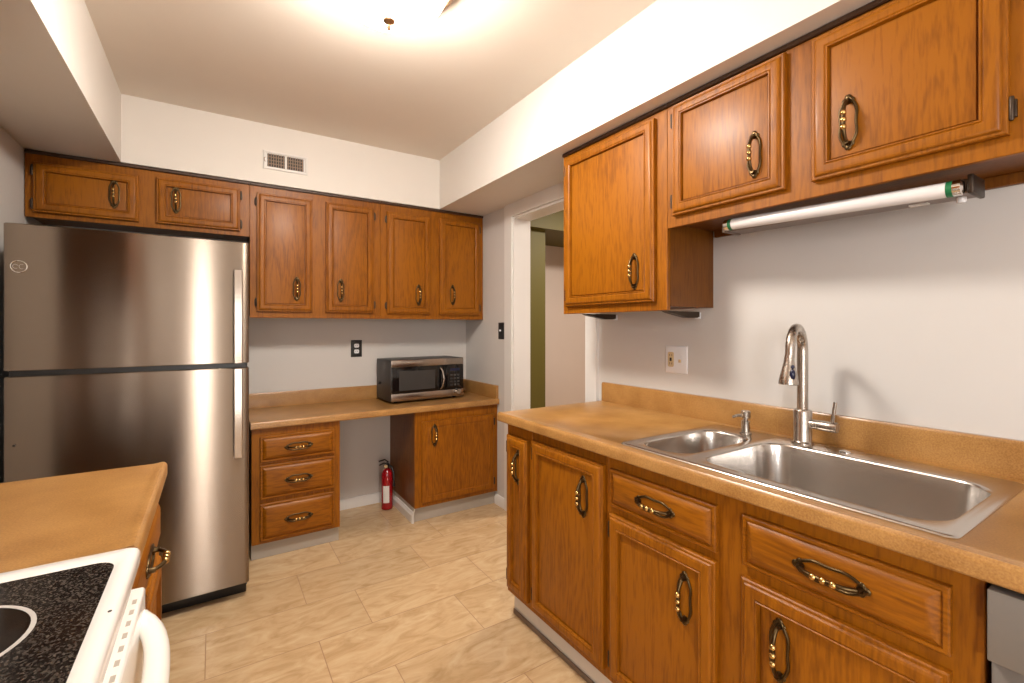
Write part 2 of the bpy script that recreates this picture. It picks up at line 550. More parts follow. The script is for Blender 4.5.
DOOR_PROF = [(0, 0), (0, .0155), (.003, .0185), (.0085, .0185), (.0105, .0220), (.0145, .0250), (.021, .0260), (.036, .0260),
             (.0395, .0235), (.0415, .0262), (.0445, .0262), (.0465, .0130), (.0490, .0125), (.0505, .0165), (.053, .0170)]
DRAWER_PROF = [(0, 0), (0, .0125), (.003, .0155), (.0095, .0155), (.0105, .0120), (.0125, .0120), (.0150, .0150), (.0320, .0240), (.0345, .0245)]


def profile_front(prof, x0, x1, z0, z1):
    bm = B()
    skin_loops(bm, [rect_loop(x0, x1, z0, z1, i, h) for i, h in prof], True, True)
    return bm


def pull_bm(vertical, L=0.148):
    """antique bail pull: pointed oval backplate ring, standing bail with three gold beads; faces -y"""
    bm = B()

    def P(s, t, y):     # s along the pull, t across
        return (t, y, s) if vertical else (s, y, t)
    pts = []
    n = 36
    for k in range(n):
        a = 2 * PI * k / n
        s = math.cos(a) * L * 0.46
        t = math.sin(a) * 0.0205 * (1 + 0.10 * math.cos(6 * a))
        pts.append(P(s, t, -0.003))
    tube(bm, pts, 0.0037, 8, closed=True, mi=0)
    for e in (-1, 1):
        # scalloped finial and the post that carries the bail
        ball(bm, P(e * L * 0.455, 0, -.003), .0085, 1, .45, 1, mi=0)
        for t in (-.009, .009):
            ball(bm, P(e * L * 0.40, t, -.003), .0065, 1, .5, 1, mi=0)
        tube(bm, [P(e * L * .385, 0, 0), P(e * L * .385, 0, -.010), P(e * L * .375, 0, -.017)], [.008, .0062, .0058], 10)
    arc = []
    rr = []
    for k in range(15):
        u = k / 14 * 2 - 1
        arc.append(P(u * L * .385, 0, -.012 - .020 * (1 - abs(u) ** 3.2)))
        rr.append(.0042 + .0012 * (1 - abs(u)))
    tube(bm, arc, rr, 10)
    for u in (-0.26, 0, 0.26):
        ball(bm, P(u * L * .5, 0, -.032), .0078, mi=1)
    return bm


_pulls = {}


def pull(parent, x, z, y, vertical):
    key = vertical
    if key not in _pulls:
        o = obj('handle', pull_bm(vertical), [M_BRASS, M_GOLD], parent, 50, label='antique brass bail handle with gold beads')
        _pulls[key] = o
    else:
        o = _pulls[key].copy(); C.objects.link(o); o.parent = parent
    o.location = (x, y, z)
    return o


_hinge = []


def hinge(parent, x, z, side):
    """small dark barrel hinge with a leaf on the face frame; side -1: left of the door, 1: right"""
    if not _hinge:
        bm = B()
        lathe(bm, [(.0036, -.026), (.0046, -.022), (.0046, .022), (.0036, .026)], (0, -.012, 0), 'z', 10)
        box(bm, -.0075, .0075, -.011, -.0005, -.019, .019, .001)
        o = obj('hinge', bm, M_HINGE, parent, label='dark bronze hinge')
        _hinge.append(o)
    else:
        o = _hinge[0].copy(); C.objects.link(o); o.parent = parent
    o.location = (x + side * .0045, 0, z)
    return o


def door(cab, x0, x1, z0, z1, hx, hz, hside, m=None, prof=DOOR_PROF):
    """a door with its pull at (hx, hz) and hinges on side hside; coordinates local to the cabinet"""
    d = obj('door', profile_front(prof, x0, x1, z0, z1), m or M_OAKV, cab)
    pull(d, hx, hz, -prof[-1][1], True)
    ins = 0.055 if (z1 - z0) > .4 else 0.04
    xx = x0 if hside < 0 else x1
    for z in (z0 + ins, z1 - ins):
        hinge(d, xx, z, hside)
    return d


def drawer(cab, x0, x1, z0, z1, hx=None):
    d = obj('drawer', profile_front(DRAWER_PROF, x0, x1, z0, z1), M_OAKH, cab)
    pull(d, (x0 + x1) / 2 if hx is None else hx, (z0 + z1) / 2, -.0228, False)
    return d


def shell(x0, x1, y0, y1, z0, z1, t, open_side):
    """five-sided box with wall thickness t, open at 'top' or 'front'"""
    bm = B()
    if open_side == 'top':
        lo = [rr for rr in ((x0, x1, y0, y1),)]
        O = lambda z: [(x0, y0, z), (x1, y0, z), (x1, y1, z), (x0, y1, z)]
        I = lambda z: [(x0 + t, y0 + t, z), (x1 - t, y0 + t, z), (x1 - t, y1 - t, z), (x0 + t, y1 - t, z)]
        skin_loops(bm, [O(z0), O(z1), I(z1), I(z0 + t)], True, True)
    else:
        O = lambda y: [(x0, y, z0), (x1, y, z0), (x1, y, z1), (x0, y, z1)]
        I = lambda y: [(x0 + t, y, z0 + t), (x1 - t, y, z0 + t), (x1 - t, y, z1 - t), (x0 + t, y, z1 - t)]
        skin_loops(bm, [O(y1), O(y0), I(y0), I(y1 - t)], True, True)
    return bm


def wall_cabinet(label, loc, rot, w, depth, z0, z1, m_side=None, lip=0.016):
    """loc: left front bottom corner; local x along the front, -y out of the cabinet"""
    c = thing('wall_cabinet', label, 'cabinet', loc, rot)
    h = z1 - z0
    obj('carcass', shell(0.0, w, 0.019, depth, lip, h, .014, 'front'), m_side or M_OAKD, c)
    obj('face_frame', bx(0, w, 0, .019, 0, h - .017, .0015, 1), M_OAKV, c)
    obj('shadow_strip', bx(0, w, -.010, .019, h - .017, h, .003, 1), M_SHADOW, c, label='dark strip painted as a shadow line')  # strip stands in for the shadow gap under the soffit
    return c


def base_cabinet(label, loc, rot, w, depth, zk, z1, kick=0.06, kick_x=(0, 0), shoe=False):
    c = thing('base_cabinet', label, 'cabinet', loc, rot)
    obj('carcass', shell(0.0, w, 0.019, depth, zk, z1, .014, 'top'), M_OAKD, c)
    obj('face_frame', bx(0, w, 0, .019, zk, z1, .0015, 1), M_OAKV, c)
    obj('toe_kick', bx(kick_x[0], w - kick_x[1], kick, depth, 0, zk, .001, 1), M_KICKW if shoe else M_KICK, c)
    if shoe:
        obj('shoe_strip', bx(kick_x[0], w - kick_x[1], kick - .007, kick - .0005, 0, .022, .002, 1), M_SHOE, c)
    return c


# ---------------------------------------------------------------- back wall: wall cabinets (front face y = 3.165)
YU = 3.165
c = wall_cabinet('low oak wall cabinet with two short doors, directly above the steel refrigerator', (XL + .003, YU, 1.842), 0, .949, YB - YU - .002, 1.842, SOF - .002)
ox, oz = XL + .003, 1.842
door(c, -.735 - ox, -.333 - ox, .024, .268, -.432 - ox, .155, -1)
door(c, -.259 - ox, .132 - ox, .026, .275, -.172 - ox, .162, 1)
c = wall_cabinet('two-door oak wall cabinet over the back counter, beside the refrigerator', (.183, YU, 1.362), 0, .778, YB - YU - .002, 1.362, SOF - .002)
ox, oz = .183, 1.362
door(c, .219 - ox, .529 - ox, .038, .748, .436 - ox, .180, -1)
door(c, .607 - ox, .915 - ox, .038, .748, .698 - ox, .182, 1)
c = wall_cabinet('two-door oak wall cabinet in the back right corner, above the microwave', (.962, YU, 1.362), 0, XW - .962 - .003, YB - YU - .002, 1.362, SOF - .002)
ox = .962
door(c, 1.005 - ox, 1.324 - ox, .036, .740, 1.231 - ox, .172, -1)
door(c, 1.395 - ox, 1.727 - ox, .036, .744, 1.497 - ox, .182, 1)

# ---------------------------------------------------------------- back wall: desk-height base cabinets
YD = 2.945
c = base_cabinet('oak base cabinet with three drawers, between refrigerator and knee space', (.178, YD, 0), 0, .470, YB - YD - .002, .092, DT - .040, kick=.03)
ox = .178
drawer(c, .219 - ox, .613 - ox, .550, .694)
drawer(c, .219 - ox, .613 - ox, .342, .531)
drawer(c, .219 - ox, .613 - ox, .110, .316)
c = base_cabinet('single-door oak base cabinet under the microwave, right of the knee space', (1.125, YD, 0), 0, XW - 1.125 - .004, YB - YD - .002, .098, DT - .040, kick=.03)
ox = 1.125
FLAT_DOOR = [(0, 0), (0, .012), (.003, .015), (.038, .017), (.041, .0145), (.044, .014), (.047, .0155), (.052, .0155)]
door(c, 1.172 - ox, 1.726 - ox, .128, .672, 1.259 - ox, .575, 1, prof=FLAT_DOOR)
bm = B()
prism(bm, [(-.015, 0), (0, 0), (0, .072), (-.006, .070), (-.009, .058), (-.015, .05)], 'y', .012, YB - YD - .016)
tube(bm, [(-.008, .014, .0), (-.008, .010, .04), (-.006, .004, .075), (-.002, -.004, .098)], [.009, .009, .007, .004], 8, flat=.5)
obj('side_baseboard', bm, M_TRIM, c, label='white baseboard strip with a loose bent end')

# desk counter with splash
t = thing('countertop', 'tan laminate counter along the back wall carrying the microwave', 'countertop', (.172, 0, DT))
YDC = 2.918
ED = [(YDC + .003, -.038), (YDC, -.034), (YDC, -.008), (YDC + .003, -.002), (YDC + .008, .0022), (YDC + .014, .0024), (YDC + .022, .0008), (YDC + .032, 0), (YB - .003, 0), (YB - .003, -.038)]
bm = B(); prism(bm, ED, 'x', 0, XW - .172 - .003); obj('worktop', bm, M_LAM, t)
bm = B(); prism(bm, [(YB - .024, 0), (YB - .024, .092), (YB - .020, .098), (YB - .003, .098), (YB - .003, 0)], 'x', 0, XW - .172 - .024); obj('backsplash', bm, M_LAM, t)
bm = B(); prism(bm, [(XW - .172 - .024, 0), (XW - .172 - .024, .092), (XW - .172 - .020, .098), (XW - .172 - .003, .098), (XW - .172 - .003, 0)], 'y', YDC + .012, YB - .003); obj('sidesplash', bm, M_LAM, t)

# ---------------------------------------------------------------- right wall: wall cabinets (front face x = 1.472)
XU = 1.472
DU = XW - XU - .002
RZ = -PI / 2
c = wall_cabinet('tall single-door oak wall cabinet at the doorway end of the right wall', (XU, 1.815, 1.371), RZ, .630, DU, 1.371, SOF - .002)
oy = 1.815
door(c, oy - 1.782, oy - 1.236, .036, .758, oy - 1.334, .163, -1)
c = wall_cabinet('oak wall cabinet with two wide doors, above the sink and fluorescent tube', (XU, 1.184, 1.685), RZ, 1.024, DU, 1.685, SOF - .002, lip=.022)
oy = 1.184
door(c, oy - 1.150, oy - .739, .040, .455, oy - .831, .172, -1)
door(c, oy - .664, oy - .268, .042, .452, oy - .570, .178, 1)
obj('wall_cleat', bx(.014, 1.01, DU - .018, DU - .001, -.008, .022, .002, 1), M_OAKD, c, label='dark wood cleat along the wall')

# ---------------------------------------------------------------- right run: base cabinets (front face x = 1.128)
XB = 1.133
DB = XW - XB - .003
c = base_cabinet('very narrow oak base cabinet at the free end of the sink counter', (XB, 1.800, 0), RZ, .198, DB, .105, CT - .039, kick=.028, kick_x=(.014, 0), shoe=True)
oy = 1.800
door(c, oy - 1.782, oy - 1.622, .135, .822, oy - 1.685, .697, -1)
c = base_cabinet('oak base cabinet with one full-height door, between narrow end cabinet and sink base', (XB, 1.602, 0), RZ, .448, DB, .105, CT - .039, kick=.028, shoe=True)
oy = 1.602
door(c, oy - 1.585, oy - 1.167, .137, .834, oy - 1.262, .700, -1)
c = base_cabinet('wide oak sink base cabinet with two drawer fronts over two doors', (XB, 1.154, 0), RZ, .918, DB, .105, CT - .039, kick=.028, shoe=True)
oy = 1.154
drawer(c, oy - 1.136, oy - .745, .708, .832)
drawer(c, oy - .672, oy - .279, .710, .836, oy - .470)
door(c, oy - 1.136, oy - .745, .135, .682, oy - .837, .545, -1)
door(c, oy - .672, oy - .279, .135, .680, oy - .577, .550, 1)

# ---------------------------------------------------------------- dishwasher
t = thing('dishwasher', 'white dishwasher at the right end of the sink counter', 'dishwasher', (XB, .2345, 0), RZ)
obj('tub', bx(.006, .594, .03, .58, .10, .860, .004), M_DGREY, t)
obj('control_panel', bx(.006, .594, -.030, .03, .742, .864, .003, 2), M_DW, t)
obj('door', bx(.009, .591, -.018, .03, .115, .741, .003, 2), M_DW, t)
obj('kick_plate', bx(.012, .588, .05, .10, 0, .10, .002), M_BLACK, t)

# ---------------------------------------------------------------- sink counter
XC = 1.097
CY0, CY1 = -.42, 1.832
t = thing('countertop', 'long tan laminate counter along the right wall holding the steel sink', 'countertop', (0, 0, CT))
EDGE = [(XC + .003, -.038), (XC, -.034), (XC, -.010), (XC + .003, -.003), (XC + .008, .0022), (XC + .014, .0024), (XC + .022, .0008), (XC + .032, 0), (XW - .003, 0), (XW - .003, -.038)]
SX0, SX1, SY0, SY1 = 1.150, 1.700, .277, 1.126
bm = B(); prism(bm, EDGE, 'y', CY0, CY1)
w = obj('worktop', bm, M_LAM, t)
cut = obj('cutter', bx(SX0 + .015, SX1 - .015, SY0 + .015, SY1 - .015, -.2, .2), M_LAM)
cut.location = (0, 0, CT)
bpy.context.view_layer.update()
md = w.modifiers.new('cut', 'BOOLEAN'); md.operation = 'DIFFERENCE'; md.object = cut; md.solver = 'EXACT'
bpy.context.view_layer.update()
ev = w.evaluated_get(bpy.context.evaluated_depsgraph_get())
me = bpy.data.meshes.new_from_object(ev)
w.modifiers.clear(); w.data = me
me.name = 'worktop'
bpy.data.objects.remove(cut)
bm = B(); prism(bm, [(XW - .024, 0), (XW - .024, .090), (XW - .019, .098), (XW - .003, .098), (XW - .003, 0)], 'y', CY0, CY1 - .003)
obj('backsplash', bm, M_LAM, t)

# ---------------------------------------------------------------- sink
t = thing('kitchen_sink', 'stainless steel double-bowl drop-in sink set in the tan counter', 'sink', (0, 0, CT))
K = 5
holes = {'small': (1.196, 1.588, .905, 1.090, .070), 'large': (1.196, 1.600, .310, .862, .080)}
YDIV = .884
bm = B()
ZT = .004
# rim: outer edge, raised lip, then flat deck around each bowl
outer = lambda i, z: [(x, y, z) for x, y in rrect(SX0 + i, SX1 - i, SY0 + i, SY1 - i, .022, K)]
skin_loops(bm, [outer(0, .0004), outer(.0015, .0026), outer(.006, .0045), outer(.012, .0046), outer(.018, ZT)])


def lerp_loop(a, b, f):
    return [tuple(p[i] + (q[i] - p[i]) * f for i in range(3)) for p, q in zip(a, b)]


def region(y0, y1, h):
    x0, x1, hy0, hy1, r = h
    o = [(x, y, ZT) for x, y in rrect(SX0 + .018, SX1 - .018, y0, y1, .004, K)]
    i0 = [(x, y, ZT) for x, y in rrect(x0 - .006, x1 + .006, hy0 - .006, hy1 + .006, r + .006, K)]
    i1 = [(x, y, ZT - .0015) for x, y in rrect(x0 - .002, x1 + .002, hy0 - .002, hy1 + .002, r + .002, K)]
    i2 = [(x, y, ZT - .007) for x, y in rrect(x0, x1, hy0, hy1, r, K)]
    skin_loops(bm, [o, i0, i1, i2])


region(YDIV, SY1 - .018, holes['small'])
region(SY0 + .018, YDIV, holes['large'])
obj('rim', bm, M_SINK, t, 60)
for nm, depth in (('small', .15), ('large', .185)):
    x0, x1, y0, y1, r = holes[nm]
    bm = B()
    lp = []
    for i, z in ((0, ZT - .007), (.004, -.03), (.012, -depth + .05), (.016, -depth + .03), (.026, -depth + .012), (.045, -depth + .003), (.075, -depth)):
        lp.append([(x, y, z) for x, y in rrect(x0 + i, x1 - i, y0 + i, y1 - i, max(r - i * .5, .02), 10)])
    skin_loops(bm, lp, False, True)
    obj('bowl', bm, M_SINK, t, 60, label='small shallow left bowl' if nm == 'small' else 'large deep right bowl')
    bm = B()
    cx, cy = (x0 + x1) / 2 + .03, (y0 + y1) / 2
    lathe(bm, [(.0, .0005), (.030, .0005), (.034, .003), (.043, .003), (.045, .0005)], (cx, cy, -depth + .0006), 'z', 24)
    obj('drain', bm, M_CHROME, t)
bm = B()
lathe(bm, [(.019, 0), (.019, .003), (.015, .006), (.006, .008), (0, .008)], (1.650, .655, ZT), 'z', 20)
obj('hole_cover', bm, M_CHROME, t)

# ---------------------------------------------------------------- faucet
FX, FY, FZ = 1.655, .782, CT + ZT
t = thing('faucet', 'tall brushed nickel gooseneck pull-down faucet behind the sink', 'faucet', (FX, FY, FZ))
bm = B(); lathe(bm, [(.033, 0), (.033, .006), (.029, .009), (.0275, .012), (.0275, .108), (.025, .113), (.0175, .116)], n=28); obj('body', bm, M_NICK, t)
hd = Vector((-.170, -.037, 0)).normalized()
reach = .146
bm = B()
pts = [Vector((0, 0, .11)), Vector((0, 0, .20)), Vector((0, 0, .312))]
Rr = reach / 2
top = .312
for k in range(1, 17):
    a = PI * k / 16
    pts.append(hd * (Rr - Rr * math.cos(a)) + Vector((0, 0, top + Rr * math.sin(a))))
pts.append(hd * (reach + .004) + Vector((0, 0, top - .02)))
tube(bm, pts, [.0165] * 3 + [.0165 - .003 * k / 16 for k in range(1, 17)] + [.0135], 18, up=(hd.y, -hd.x, 0))
obj('spout', bm, M_NICK, t)
bm = B()
hc = hd * (reach + .008)
ax = (Vector((0, 0, -1)) + hd * .10).normalized()
hp = [(.0, .0135), (.018, .0145), (.038, .0185), (.060, .0235), (.082, .0275), (.089, .0275), (.091, .024)]
tube(bm, [hc + Vector((0, 0, top - .012)) + ax * h for h, r in hp], [r for h, r in hp], 22, up=(hd.y, -hd.x, 0))
hdo = obj('spray_head', bm, M_NICK, t, 45)
bm = B()
side = (Vector((0, 0, 1)).cross(hd)).normalized()
bp_ = hc + Vector((0, 0, top - .012)) + ax * .058 + (hd * .75 - side * -.65).normalized() * .0215
ball(bm, bp_, .011, .8, .8, 1.6); ball(bm, bp_ + Vector((0, 0, .024)) - hd * .003, .006, .9, .9, 1.0)
obj('spray_button', bm, M_BLUE, hdo)
bm = B()
lathe(bm, [(.015, -.02), (.0155, -.05), (.0165, -.055), (.0165, -.100), (.015, -.104)], (0, 0, .070), 'y', 20)
lv = obj('valve', bm, M_NICK, t)
bm = B()
tube(bm, [(0, -.088, .082), (0, -.091, .10), (.002, -.096, .150)], [.0065, .006, .0055], 12, flat=.75)
obj('lever', bm, M_NICK, lv)
t = thing('soap_dispenser', 'short nickel soap dispenser at the back of the small sink bowl', 'soap dispenser', (1.636, .968, CT + ZT))
bm = B(); lathe(bm, [(.021, 0), (.021, .004), (.0165, .007), (.0150, .03), (.0150, .046), (.011, .048)], n=22); obj('base', bm, M_NICK, t)
bm = B(); lathe(bm, [(.010, .044), (.010, .056), (.0165, .058), (.0165, .080), (.014, .083), (0, .083)], n=22)
ph = obj('pump_head', bm, M_NICK, t)
bm = B(); tube(bm, [(-.010, .004, .067), (-.035, .012, .067), (-.052, .018, .063)], [.006, .0055, .0045], 12); obj('nozzle', bm, M_NICK, ph)

# ---------------------------------------------------------------- fluorescent light under the right wall cabinet
t = thing('under_cabinet_light', 'fluorescent tube fixture hanging under the wall cabinet over the sink', 'light fixture', (1.52, .66, 1.66))
bm = B()
# channel, slightly lower at its right end
def slanted(bm, x0, x1, y0, y1, z0, z1, dz, bev=.002):
    n0 = len(bm.verts)
    b2 = bx(x0, x1, y0, y1, z0, z1, bev, 1)
    for v in b2.verts:
        v.co.z += dz * (y1 - v.co.y) / (y1 - y0)
    tmp = bpy.data.meshes.new('t'); b2.to_mesh(tmp); b2.free(); bm.from_mesh(tmp); bpy.data.meshes.remove(tmp)
slanted(bm, .024, .105, -.310, .315, -.014, .020, -.012)
obj('channel', bm, M_FIXT, t)
y0, y1, zl, zr = -.276, .284, .004, -.016
bm = B(); tube(bm, [(0, y0 + (y1 - y0) * k / 8, zr + (zl - zr) * k / 8) for k in range(9)], .0192, 20); tb = obj('tube', bm, M_TUBE, t, label='unlit white fluorescent tube')
for yy, zz, s in ((y0, zr, -1), (y1, zl, 1)):
    bm = B(); lathe(bm, [(.0196, -.006), (.0196, .006)], (0, yy + s * .006, zz), 'y', 20); obj('band', bm, M_GREEN, tb, label='green end band')
    bm = B(); lathe(bm, [(.0196, -.009), (.0196, .006), (.012, .010)] if s > 0 else [(.012, -.010), (.0196, -.006), (.0196, .009)], (0, yy + s * .021, zz), 'y', 20); obj('end_cap', bm, M_CHROME, tb)
bm = bx(.004, .10, -.322, -.3105, -.032, .014, .003); obj('socket', bm, M_HINGE, t)
bm = bx(.000, .10, .3155, .328, -.018, .016, .003); obj('socket', bm, M_FIXT, t)
bm = B(); lathe(bm, [(.008, -.014), (.010, -.010), (.010, 0)], (.07, -.285, -.026), 'z', 16); obj('switch_knob', bm, M_WPLAST, t)
obj('sticker', bx(.066, .084, -.22, -.18, -.0275, -.0235), M_LABEL, t)

# brackets under the tall right cabinet
for lab, yy, bk in (('black metal bracket under the tall right wall cabinet, at its doorway end', 1.700, 0), ('black metal bracket under the tall right wall cabinet, at its sink end', 1.222, 1)):
    t = thing('mounting_bracket', lab, 'bracket', (1.50, yy, 1.371))
    bm = B()
    prism(bm, [(.0, -.001), (.205, -.001), (.205, -.022), (.19, -.026), (.135, -.027), (.02, -.008)], 'y', -.014, .014)
    obj('arm', bm, M_HINGE, t)
    obj('end_clip', bx(.206, .222, -.010, .010, -.030, -.004, .002), M_WPLAST, t)

# ---------------------------------------------------------------- wall plates and vent
def plate(name, label, cat, loc, rot, w, h, m):
    t = thing(name, label, cat, loc, rot)
    bm = B(); skin_loops(bm, [rect_loop(-w / 2, w / 2, -h / 2, h / 2, i, y) for i, y in ((0, 0), (0, .002), (.004, .006), (.006, .0065))], True, True)
    obj('cover_plate', bm, m, t)
    return t


t = plate('wall_outlet', 'black duplex outlet on the back wall left of the microwave', 'outlet', (.876, YB, 1.150), 0, .078, .122, M_BLACK)
for z in (-.021, .021):
    bm = B(); prism(bm, [(x, y + z) for x, y in rrect(-.017, .017, -.014, .014, .008, 4)], 'y', -.0085, -.0064)
    r = obj('receptacle', bm, M_WPLAST, t)
    for x in (-.006, .006):
        obj('slot', bx(x - .0012, x + .0012, -.0089, -.0086, z - .004, z + .006), M_SLOT, r)
bm = B(); lathe(bm, [(.003, -.0015), (.003, 0)], (0, -.0066, 0), 'y', 10); obj('screw', bm, M_HINGE, t)
t = plate('light_switch', 'black light switch plate on the right wall stub beside the doorway', 'switch', (XW, 2.893, 1.278), RZ, .076, .122, M_BLACK)
obj('toggle', bx(-.005, .005, -.018, -.0066, -.004, .010, .002), M_WPLAST, t)
t = plate('switch_plate', 'white two-gang plate with ivory outlet and switch above the sink counter', 'outlet', (XW, 1.370, 1.159), RZ, .118, .124, M_WPLAST)
bm = B(); prism(bm, [(x - .026, z) for x, z in rrect(-.016, .016, -.034, .034, .008, 4)], 'y', -.0085, -.0064)
r = obj('receptacle', bm, M_IVORY, t)
for z in (-.019, .019):
    for x in (-.006, .006):
        obj('slot', bx(-.026 + x - .0012, -.026 + x + .0012, -.0089, -.0086, z - .004, z + .005), M_SLOT, r)
obj('center_button', bx(-.031, -.021, -.0095, -.0086, -.008, .008, .001), M_HINGE, r)
bm = bx(.017, .035, -.0080, -.0064, -.024, .024, .001); sw = obj('switch_bezel', bm, M_WPLAST, t)
obj('toggle', bx(.0215, .0305, -.018, -.0081, -.012, .002, .002), M_IVORY, sw)

t = thing('air_vent', 'white two-panel air vent register high on the back soffit', 'vent', (.374, 3.150, 2.312))
bm = B()
W2, H2 = .124, .056
skin_loops(bm, [rect_loop(-W2, W2, -H2, H2, 0, 0), rect_loop(-W2, W2, -H2, H2, 0, .004), rect_loop(-W2, W2, -H2, H2, .004, .009),
                rect_loop(-W2, W2, -H2, H2, .012, .009), rect_loop(-W2, W2, -H2, H2, .014, .002)], True, True)
obj('frame', bm, M_TRIM, t)
for x0, x1 in ((-.100, -.006), (.006, .100)):
    g = obj('grille', bx(x0, x1, -.0035, -.0022, -.038, .038), M_SLOT, t)
    for k in range(7):
        x = x0 + (x1 - x0) * (k + .5) / 7
        obj('louver', bx(x - .0022, x + .0022, -.0105, -.0036, -.038, .038), M_VENT, g)
    for z in (-.02, 0, .02):
        obj('crossbar', bx(x0, x1, -.0065, -.0040, z - .002, z + .002), M_VENT, g)
for x in (0,):
    obj('mullion', bx(-.006, .006, -.0105, -.0022, -.040, .040, .001), M_TRIM, t)
bm = B(); tube(bm, [(-.112, -.010, .012), (-.118, -.018, .006), (-.118, -.018, -.008), (-.112, -.010, -.014)], .002, 8); obj('damper_lever', bm, M_LAMPM, t)

# ---------------------------------------------------------------- ceiling lamp
t = thing('ceiling_light', 'round flush ceiling light with glowing glass bowl and small finial', 'ceiling light', (.494, 1.53, CEIL))
bm = B(); lathe(bm, [(.0, 0), (.200, 0), (.216, -.012), (.228, -.038), (.223, -.060), (.209, -.069), (.199, -.064), (.197, -.03)], n=48)
obj('pan', bm, M_LAMPM, t)
bm = B()
lathe(bm, [(.197, -.056), (.195, -.078), (.182, -.108), (.160, -.134), (.126, -.158), (.084, -.176), (.042, -.187), (.004, -.191)], n=48)
obj('glass_bowl', bm, M_BOWL, t, 60, label='glowing white glass bowl')
bm = B(); lathe(bm, [(.0, -.190), (.016, -.1905), (.021, -.196), (.019, -.201), (.009, -.207), (.006, -.212), (.0085, -.218), (.006, -.226), (0, -.229)], n=20)
obj('finial', bm, M_LAMPM, t)

# ---------------------------------------------------------------- refrigerator
FX0, FX1, FYF = -.684, .146, 2.572
cx = (FX0 + FX1) / 2
t = thing('refrigerator', 'stainless steel top-freezer refrigerator against the back wall', 'refrigerator', (cx, FYF, 0))
hw = (FX1 - FX0) / 2
obj('body', bx(-hw + .004, hw - .004, .075, .82, .03, 1.700, .006), M_DGREY, t)


def fridge_door(z0, z1, sag=.007, th=.072, n=28):
    """door slab with a gently bowed front and rounded vertical edges"""
    bm = B()
    prof = []
    for k in range(n + 1):
        u = -1 + 2 * k / n
        x = u * hw
        y = -sag * (1 - u * u)
        e = (1 - abs(u)) * hw
        if e < .012:
            y += .012 - math.sqrt(max(0, .012 ** 2 - (.012 - e) ** 2))
        prof.append((x, y))
    # denser points near the edges
    extra = []
    for s in (-1, 1):
        for e in (.001, .003, .006, .009):
            u = s * (1 - e / hw)
            extra.append((s * (hw - e), -sag * (1 - u * u) + .012 - math.sqrt(.012 ** 2 - (.012 - e) ** 2)))
    prof = sorted(prof + extra)
    prof += [(hw, th), (-hw, th)]
    b = .003
    sh = lambda i, z: [(x * (1 - i / hw), y + (i if y < th - .01 else -0), z) for x, y in prof]
    skin_loops(bm, [sh(b, z0), sh(0, z0 + b), sh(0, z1 - b), sh(b, z1)], True, True)
    return bm


fz = obj('freezer_door', fridge_door(1.134, 1.712), M_STEELF, t, 30)
fd = obj('fridge_door', fridge_door(.076, 1.112), M_STEELF, t, 30)
obj('base_grille', bx(-hw + .01, hw - .008, .070, .15, 0.0, .074, .004), M_BLACK, t)
obj('door_gasket', bx(-hw + .012, hw - .012, .020, .074, 1.1125, 1.1335), M_BLACK, t)
for nm, par, z0, z1 in (('u', fz, 1.137, 1.575), ('l', fd, .690, 1.109)):
    bm = B()
    xh = .368
    L = z1 - z0
    # a flat bar that curves out from the door
    lp = []
    for k in range(13):
        f = k / 12
        out = .030 + .010 * math.sin(PI * f)
        y = -.008 - out
        z = z0 + L * f
        lp.append([(xh - .018, y + .004, z), (xh - .014, y, z), (xh + .014, y, z), (xh + .018, y + .004, z), (xh + .018, y + .012, z), (xh - .018, y + .012, z)])
    skin_loops(bm, lp, True, True)
    hobj = obj('handle', bm, M_STEELH, par)
    for z in ((z0 + .02, z1 - .02)):
        obj('standoff', bx(xh - .014, xh + .014, -.030, -.004, z - .018, z + .018, .003), M_STEELH, hobj)
# round emblem with a looping monogram
bm = B()
ex, ez = -.639 - cx, 1.543
ey = -.0015
tube(bm, [(ex + .023 * math.cos(2 * PI * k / 28), ey, ez + .023 * math.sin(2 * PI * k / 28)) for k in range(28)], .0022, 8, closed=True)
tube(bm, [(ex - .009 + .008 * math.cos(a), ey, ez + .008 * math.sin(a)) for a in [0.4 + k * .5 for k in range(11)]], .0013, 6)
tube(bm, [(ex + .008 + .007 * math.cos(a), ey, ez + .009 * math.sin(a)) for a in [0.9 + k * .45 for k in range(11)]], .0013, 6)
obj('emblem', bm, M_CHROME, fz, label='round silver emblem')
bm = B(); lathe(bm, [(.004, -.003), (.004, .004)], (-.652 - cx, -.004, .845), 'y', 10); obj('plug', bm, M_BLACK, fd)

# ---------------------------------------------------------------- microwave
t = thing('microwave_oven', 'black and stainless microwave on the back counter in the corner', 'microwave', (1.300, 3.126, DT), .05)
mw, mh = .281, .300
obj('housing', bx(-mw, mw, .018, .285, .012, mh, .006), M_DGREY, t)
for x in (-.23, .23):
    for y in (.05, .25):
        bm = B(); lathe(bm, [(.012, 0), (.014, .013)], (x, y, 0), 'z', 12); obj('foot', bm, M_BLACK, t)
obj('front_panel', bx(-mw, mw, 0, .018, .014, mh, .003), M_BLACK, t)
obj('top_band', bx(-mw + .001, mw - .001, -.006, .000, .252, mh - .001, .002), M_STEELH, t)
obj('bottom_band', bx(-mw + .001, mw - .001, -.006, .000, .016, .068, .002), M_STEELH, t)
d = obj('door', bx(-mw + .002, .128, -.008, 0, .070, .250, .002), M_BGLASS, t)
obj('window', bx(-mw + .055, .045, -.0095, -.0082, .088, .222), M_DGREY, d)
bm = B(); tube(bm, [(.088, -.008, .078), (.098, -.022, .10), (.105, -.030, .154), (.098, -.022, .208), (.088, -.008, .230)], [.006, .0075, .0085, .0075, .006], 12); obj('handle', bm, M_STEELH, d)
k = obj('control_panel', bx(.131, mw - .002, -.008, 0, .070, .250, .002), M_BGLASS, t)
obj('display', bx(.165, .245, -.0095, -.0082, .205, .225), M_BLUE, k)
